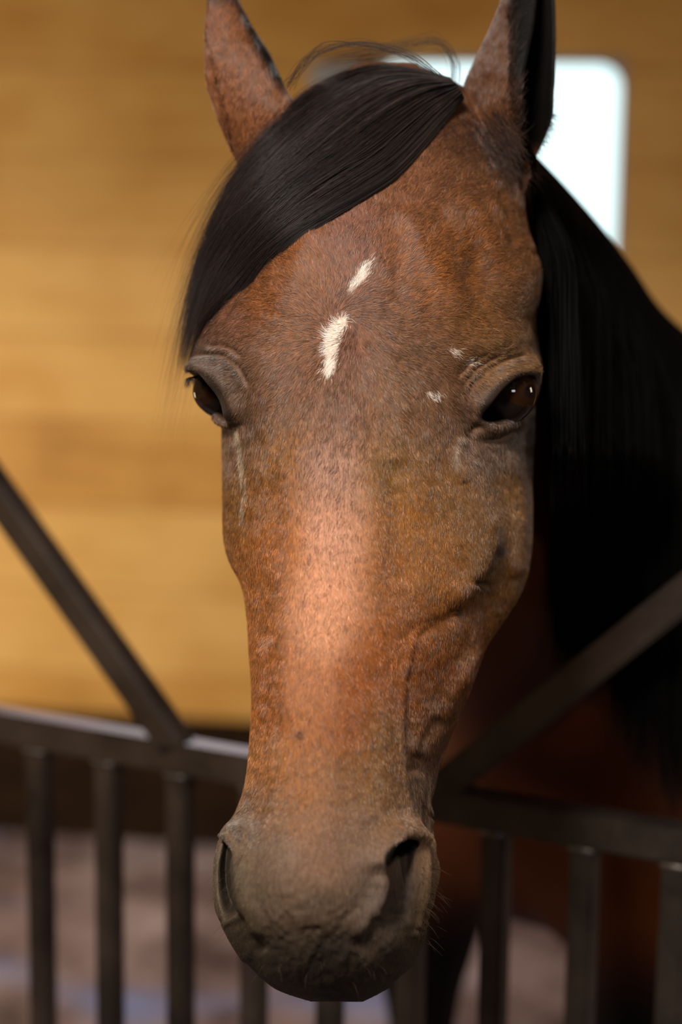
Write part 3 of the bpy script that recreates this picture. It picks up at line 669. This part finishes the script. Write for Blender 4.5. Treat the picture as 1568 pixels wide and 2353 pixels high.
me.calc_loop_triangles(); nt_ = len(me.loop_triangles); T = np.empty(nt_*3, np.int32); me.loop_triangles.foreach_get('vertices', T); T = T.reshape(-1, 3)
bvh = BVHTree.FromPolygons(V.tolist(), T.tolist())
WH = np.array([790., 740.])                              # forehead whorl
def flow(px, py):
    dx, dy = px-WH[0], py-WH[1]; r = np.hypot(dx, dy)+1e-3
    fx, fy = dx/r, dy/r
    # swirl near the whorl, downward over the face, sweeping outward over the brows
    sw = np.exp(-(r/90)**2); fx, fy = fx*(1-sw*.5)-fy*sw*.8, fy*(1-sw*.5)+fx*sw*.8
    down = smooth01((py-820)/260)
    mx_ = (px-785)/400.
    gx_, gy_ = mx_*.35*smooth01((1500-py)/500), np.ones_like(px)
    fx = fx*(1-down)+gx_*down; fy = fy*(1-down)+gy_*down
    n1 = vnoise(px, py, 90, 11)*.7; fx = fx+n1*.5; l = np.hypot(fx, fy)+1e-6
    return fx/l, fy/l
def fur(N, length, rad):
    fn = (NRM[T].mean(1)) @ viewdir; tx, ty, td = vx[T].mean(1), vy[T].mean(1), dmm[T].mean(1)
    a = V[T[:, 1]]-V[T[:, 0]]; b = V[T[:, 2]]-V[T[:, 0]]; ar = np.linalg.norm(np.cross(a, b), axis=1)/2
    ok = (fn > -.25) & (td < 215) & (ty > -140) & (tx < 1330)
    # none on the eyeball opening or in the nostrils
    idx = np.where(ok)[0]; s1 = sdist(tx[idx], ty[idx], EYE_R); s2 = sdist(tx[idx], ty[idx], EYE_L); s3 = sdist(tx[idx], ty[idx], NOS_R); s4 = sdist(tx[idx], ty[idx], NOS_L)
    keep = ((s1 > 3) | (td[idx] > 120)) & (s2 > 3) & (s3 > 2) & (s4 > 2); keep &= ~((ty[idx] < 400) & (tx[idx] > 1180+(ty[idx]-200)*.05) & (td[idx] > 110)); idx = idx[keep]
    wgt = ar[idx]*(.55+.45*smooth01((2050-ty[idx])/150)); wgt /= wgt.sum()
    pick = rng.choice(idx, N, p=wgt); r1, r2 = rng.random(N), rng.random(N); s_ = np.sqrt(r1)
    w0, w1, w2 = 1-s_, s_*(1-r2), s_*r2; t3 = T[pick]
    p = V[t3[:, 0]]*w0[:, None]+V[t3[:, 1]]*w1[:, None]+V[t3[:, 2]]*w2[:, None]
    n = NRM[t3[:, 0]]*w0[:, None]+NRM[t3[:, 1]]*w1[:, None]+NRM[t3[:, 2]]*w2[:, None]; n /= np.linalg.norm(n, axis=1)[:, None]
    px, py, d = unproj(p); fx, fy = flow(px, py)
    isear = ((d-DH) > .1) & (py < 400) & ((px < 700) | (px > 1060)); fx = np.where(isear, .15, fx); fy = np.where(isear, -1., fy)
    ang = rng.normal(0, .22, N)+vnoise(px, py, 16, 12)*.9; c_, s__ = np.cos(ang), np.sin(ang); fx, fy = fx*c_-fy*s__, fx*s__+fy*c_
    dr = fx[:, None]*R[:, 0]-fy[:, None]*R[:, 1]; dr = dr-n*(dr*n).sum(1)[:, None]; dr /= np.maximum(np.linalg.norm(dr, axis=1), 1e-6)[:, None]
    L = length*(.6+.8*rng.random(N))*(1-.6*smooth01((py-1850)/150))*(1-.3*smooth01((py-950)/250))
    eyek = np.exp(-(np.minimum(sdist(px, py, EYE_R), sdist(px, py, EYE_L)).clip(0)/25)**2); L *= 1-.5*eyek
    lift = .20+.22*rng.random(N); stp = [0, .35, .7, 1.]
    pts = np.stack([p+dr*(L*t)[:, None]+n*(L*(lift*t-.12*t*t)-.0002)[:, None] for t in stp], 1)
    rr = np.stack([np.full(N, rad*k) for k in (1., .95, .7, .12)], 1)*(.7+.6*rng.random(N))[:, None]
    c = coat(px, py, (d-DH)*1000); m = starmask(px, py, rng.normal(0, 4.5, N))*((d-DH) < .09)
    br = np.exp(rng.normal(0, .28, N)+vnoise(px, py, 9, 13)*.75)[:, None]; c = c*br
    pale = (rng.random(N) < .035)[:, None]*(py < 1900)[:, None]; c = np.where(pale, c*1.7+.05, c)
    dark = (rng.random(N) < .22)[:, None]; c = np.where(dark, c*.4, c)
    m = np.where(m > rng.random(N)*.8+.1, 1., 0.)[:, None]; c = c*(1-m)+srgb(250,242,232)*m
    return pts, rr, c.clip(0, .95)
pts, rr, c = fur(480000, .0046, .000082)
hair_obj('short_coat', pts, rr, c, hair_mat('coat_hair', .34, .75), 'short brown coat hair with white star')
#@FORELOCK
# forelock -----------------------------------------------------------------------
GUIDES = [ # upper edge -> lower edge; same number of points each
 [(1035,178),(930,158),(840,160),(760,190),(690,235),(610,320),(545,400),(500,480),(462,575),(430,695),(408,840)],
 [(1040,184),(950,180),(870,200),(790,250),(710,320),(640,390),(575,460),(525,540),(482,625),(446,730),(420,850)],
 [(1050,192),(985,212),(905,260),(830,320),(750,380),(670,440),(600,510),(545,580),(502,655),(462,745),(432,830)],
 [(1060,208),(1008,250),(945,310),(880,370),(800,420),(715,475),(640,535),(580,600),(530,660),(485,720),(450,770)],
 [(1068,226),(1025,278),(965,350),(905,410),(830,458),(755,500),(680,545),(615,598),(570,645),(525,690),(480,735)]]
G = np.array([smoothcurve(g, 4) for g in GUIDES])               # (5, n, 2)
G = G - np.array([0, 0])
gl = G.shape[1]
def surf_depth(px, py, dflt):
    o = Vector(O); q = P(px, py, 1.0)-o; q.normalize(); h = bvh.ray_cast(o, q)
    if h[0] is None: return dflt
    return unproj(np.array(h[0]))[2]
# surface depth under every guide point, then eased so the lock bridges hollows
GD = np.zeros((G.shape[0], gl))
for i in range(G.shape[0]):
    for j in range(gl):
        sd_ = surf_depth(*G[i, j], None); GD[i, j] = sd_ if sd_ is not None else np.nan
    g_ = GD[i]; ok_ = (~np.isnan(g_)) & (g_ < DH+.30); GD[i] = np.interp(np.arange(gl), np.where(ok_)[0], g_[ok_])
    GD[i, :10] = np.minimum(GD[i, :10], DH+.115)
GD = sm(GD.T.copy(), 8).T
def blend(A, u):
    x = u*(A.shape[0]-1); k = np.clip(x.astype(int), 0, A.shape[0]-2); f_ = x-k
    f_ = f_.reshape((-1,)+(1,)*(A.ndim-1)); return A[k]*(1-f_)+A[k+1]*f_
CLN = 170
cl_u = np.sort(rng.random(CLN)); cl_len = .66+.34*rng.random(CLN)**.8; cl_dep = rng.random(CLN); cl_w = rng.normal(0, 1, (CLN, 4)); cl_tint = np.exp(rng.normal(0, .45, CLN))
def forelock(N, S=20, stray=False):
    u = rng.random(N) if not stray else (rng.random(N)**1.6*.6 if stray == 1 else rng.random(N))
    ci = np.clip(np.searchsorted(cl_u, u), 0, CLN-1); tt = np.linspace(0, 1, S)[None]
    start = rng.random(N)**1.3*.16; endl = np.clip(cl_len[ci]*(.72+.34*rng.random(N)), .3, 1.0)
    if stray: endl = .7+.3*rng.random(N)
    pull = ((.25 if stray else .9)*smooth01(tt*1.4))                       # locks gather towards their tips
    uu = np.clip(u[:, None]*(1-pull)+cl_u[ci][:, None]*pull+cl_w[ci, 0][:, None]*.012*tt+rng.normal(0, .004, (N, 1)), 0, .9999)
    q = (start[:, None]+(endl-start)[:, None]*tt)*(gl-1); k = np.clip(q.astype(int), 0, gl-2); f_ = q-k
    x = uu*(G.shape[0]-1); a = np.clip(x.astype(int), 0, G.shape[0]-2); h = x-a
    L2 = lambda A: A[a, k]*(1-h)*(1-f_)+A[a+1, k]*h*(1-f_)+A[a, k+1]*(1-h)*f_+A[a+1, k+1]*h*f_
    X_, Y_, dd = L2(G[..., 0]), L2(G[..., 1]), L2(GD)
    ph = rng.random((N, 1))*6
    X_ = X_+cl_w[ci, 1][:, None]*10*np.sin(tt*4+ci[:, None])*tt+rng.normal(0, 1, (N, 1))*6*tt**1.3+np.sin(tt*7+ph)*1.5*tt
    Y_ = Y_+cl_w[ci, 2][:, None]*9*np.sin(tt*5+ci[:, None]*2)*tt+rng.normal(0, 1, (N, 1))*5*tt
    ub = np.sin(np.clip(uu, 0, 1)*math.pi)*.65+.35
    thick = (.002+.010*cl_dep[ci][:, None]+.007*rng.random((N, 1)))*ub*np.clip(1-.3*tt, .3, 1)
    if stray:
        sp = np.abs(rng.normal(0, 1, (N, 1))); X_ = X_-sp*30*tt**2.2; Y_ = Y_+rng.normal(0, 1, (N, 1))*26*tt**2+40*rng.random((N, 1))*tt**3-12*np.sin(tt*3.1)*sp
        lng = (rng.random((N, 1)) < .5)*rng.random((N, 1)); X_ = X_-lng*18*tt**4; Y_ = Y_+lng*190*tt**4
    pts = Pn(X_, Y_, dd-thick-.001)
    r0 = .00014*(.6+.8*rng.random((N, 1))) if not stray else .00009*(.6+.6*rng.random((N, 1)))
    rr = r0*np.clip(1.1-tt**2.2, .1, 1)
    cl = srgb(32,25,24)[None]*(cl_tint[ci]*np.exp(rng.normal(0, .35, N)))[:, None]+np.where(rng.random((N, 1)) < .15, srgb(52,34,26)[None], 0)*.8
    return pts, rr*np.ones((N, S)), cl
a_ = forelock(15000); b_ = forelock(700, stray=1); c2 = forelock(500, stray=2)
# loose hairs arching above the poll
def flyaway(n):
    out = []
    for i in range(n):
        x0 = 1045+rng.normal(0, 6); top = 96+rng.normal(0, 10) if i < n*.7 else 100+rng.random()*60
        pts_ = [(x0, 190), (x0-2, 140+rng.normal(0,6)), (x0-38, top+rng.normal(0, 3)), (x0-110, top+10+rng.normal(0,6)), (x0-200, top+26+rng.normal(0,8)), (x0-230-rng.random()*70, top+34+rng.normal(0,10))] if i < n*.5 else \
               [(x0-30, 178), (x0-110, 128+rng.normal(0,8)), (x0-210, 100+rng.normal(0,6)), (x0-300, 112+rng.normal(0,8)), (x0-350, 150+rng.normal(0,9)), (x0-375-rng.random()*20, 190+rng.random()*20)]
        cv = np.array(smoothcurve(pts_, 4)); k = np.linspace(0, len(cv)-1, 20); cx_ = np.interp(k, range(len(cv)), cv[:, 0]); cy_ = np.interp(k, range(len(cv)), cv[:, 1])
        out.append(Pn(cx_, cy_, DH+(.14 if i < 30 else .07)+rng.normal(0, .008)+np.linspace(0, .02, 20)))
    n = len(out); return np.array(out), np.full((n, 20), .00008), np.repeat(srgb(30,22,22)[None], n, 0)
d_ = flyaway(60)
# soft fringe of short hairs round the poll
pts = np.concatenate([a_[0], b_[0], c2[0], d_[0]]); rr = np.concatenate([a_[1], b_[1], c2[1], d_[1]]); c = np.concatenate([a_[2], b_[2], c2[2], d_[2]])
M_mane = hair_mat('mane_hair', .5, .28)
hair_obj('forelock', pts, rr, c, M_mane, 'black forelock swept across the forehead')

# mane: falls on the near side of the neck ------------------------------------------
CREST = smoothcurve([(1200,330),(1240,368),(1300,430),(1380,520),(1450,610),(1520,710),(1620,800),(1700,880)], 8); CREST = np.array(CREST)
CRD = np.interp(np.linspace(0, 1, len(CREST)), [0, .1, .3, .6, 1], [1.57, 1.60, 1.68, 1.86, 2.15])
def mane(N, S=12):
    u = rng.random(N); q = u*(len(CREST)-1); k = np.clip(q.astype(int), 0, len(CREST)-2); f_ = (q-k)
    rx = CREST[k, 0]*(1-f_)+CREST[k+1, 0]*f_; ry = CREST[k, 1]*(1-f_)+CREST[k+1, 1]*f_; rd = CRD[k]*(1-f_)+CRD[k+1]*f_
    ln = 620+520*rng.random(N); tt = np.linspace(0, 1, S)[None]
    ex = np.maximum(rx+rng.normal(10, 30, N), 1268+rng.random(N)*50); lx = np.minimum(ex, 1720)
    X_ = rx[:, None]+(lx-rx)[:, None]*smooth01(tt*2.2)+rng.normal(0, 10, (N, 1))*tt; X_ = np.maximum(X_, 1205+62*np.clip(tt*1.5,0,1)**.7+rng.random((N,1))*14)
    Y_ = ry[:, None]+ln[:, None]*tt**1.05; D_ = rd[:, None]-(.02+.05*rng.random((N, 1)))*np.sin(np.clip(tt*1.4, 0, 1)*math.pi/2)-.04*tt
    gdep = 1/(1/2.1+(np.clip(X_, 90, 1700)-90)/1470*(1/1.783-1/2.1)); dk = smooth01((Y_-1050)/250); D_ = D_*(1-dk)+np.maximum(D_, gdep+.035+.03*rng.random((N, 1)))*dk
    Z_ = Pn(X_, Y_, D_)
    return Z_, np.full((N, S), .0007)*np.clip(1.2-tt**3, .2, 1), srgb(5,4,4)[None]*np.exp(rng.normal(0, .3, (N, 1)))
pm = mane(7000)
P_ = pm[0].reshape(-1, 3)
for i in range(len(P_)):                                    # keep every hair just outside the neck
    o = Vector(O); q = Vector(P_[i])-o; L = q.length; q.normalize(); h = bvh.ray_cast(o, q)
    if h[0] is not None and h[3] < L+.012 and h[3] > DH+.10: P_[i] = np.array(o+q*(h[3]-.012-.02*((i*7919) % 97)/97))
pm = (P_.reshape(pm[0].shape), pm[1], pm[2])
hair_obj('mane', *pm, hair_mat('neck_mane_hair', .6, .06), 'long black mane falling over the neck')
# ear fringe -------------------------------------------------------------------
def ear_fringe():
    out, col = [], []
    def add(a, b, n, dirx, diry, L, dep, jit=5, c=(40,24,17)):
        for _ in range(n):
            t = rng.random(); x = a[0]+(b[0]-a[0])*t+rng.normal(0, jit); y = a[1]+(b[1]-a[1])*t+rng.normal(0, jit); sd_ = surf_depth(x, y, None)
            if sd_ is None or sd_ > DH+.26: continue
            l = L*(.5+rng.random()); ex, ey = dirx+rng.normal(0, .25), diry+rng.normal(0, .25)
            out.append([Pn(x, y, sd_+.0005), Pn(x+ex*l*.5, y+ey*l*.5, sd_-.004), Pn(x+ex*l, y+ey*l*1.1, sd_-.005)]); col.append(srgb(*c)*np.exp(rng.normal(0, .4)))
    add((1172,20), (1176,210), 380, .3, -.95, 26, 0); add((1176,210), (1196,370), 420, .35, -.7, 38, 0, 7, (58,36,24))
    add((1120,250), (1200,380), 520, .55, .55, 46, 0, 16, (52,32,22)); add((1060,260), (1180,400), 420, .6, .75, 38, 0, 14, (44,28,20))
    add((1288,60), (1280,250), 260, .5, -.4, 16, 0, 4, (20,14,12)); add((1280,250), (1225,350), 260, .6, .5, 22, 0, 5, (26,18,14))
    add((470,60), (540,370), 180, -.5, -.3, 10, 0, 4, (44,26,18)); add((552,20), (680,220), 200, .5, -.4, 10, 0, 4, (20,14,12))
    n = len(out); return np.array(out), np.tile([.00013, .0001, .00002], (n, 1)), np.array(col)
hair_obj('ear_fringe', *ear_fringe(), M_mane, 'dark fringe hairs along the ear edges')
# lashes -----------------------------------------------------------------------
def lashes():
    out = []
    for k in range(90):
        t = rng.random(); b0 = np.array([1165+50*t, 868-10*t]); e = b0+np.array([10+14*t+rng.normal(0,4), 16+14*rng.random()])
        m_ = (b0+e)/2+np.array([5, -2]); dep = DH+.05+.02*t
        out.append([Pn(*b0, dep), Pn(*m_, dep-.006), Pn(*e, dep-.006)])
    for k in range(90):
        t = rng.random(); b0 = np.array([466-26*t, 860+6*t]); e = b0+np.array([-6-12*t+rng.normal(0,3), 16+16*rng.random()])
        m_ = (b0+e)/2+np.array([-5, -3]); dep = DH+.075
        out.append([Pn(*b0, dep), Pn(*m_, dep-.004), Pn(*e, dep-.004)])
    n = len(out); return np.array(out), np.tile([.00014, .0001, .00003], (n, 1)), np.repeat(srgb(30,26,26)[None], n, 0)
def whiskers(n=70):
    out = []
    for _ in range(n):
        a = rng.random(); x, y = [(560+380*rng.random(), 2200+70*rng.random()), (520+40*rng.random(), 1960+200*rng.random()), (965+35*rng.random(), 1990+180*rng.random())][int(a*3)]
        sd_ = surf_depth(x, y, None)
        if sd_ is None: continue
        dx = (x-740)/230*38+rng.normal(0, 8); dy = 16+rng.random()*26
        out.append([Pn(x, y, sd_), Pn(x+dx*.5, y+dy*.3, sd_-.008), Pn(x+dx, y+dy, sd_-.010)])
    n = len(out); return np.array(out), np.tile([.00012, .00009, .00003], (n, 1)), np.repeat(srgb(60,48,36)[None], n, 0)
hair_obj('whiskers', *whiskers(), M_mane, 'short stiff whiskers on the muzzle')
hair_obj('eyelashes', *lashes(), M_mane, 'dark eyelashes')
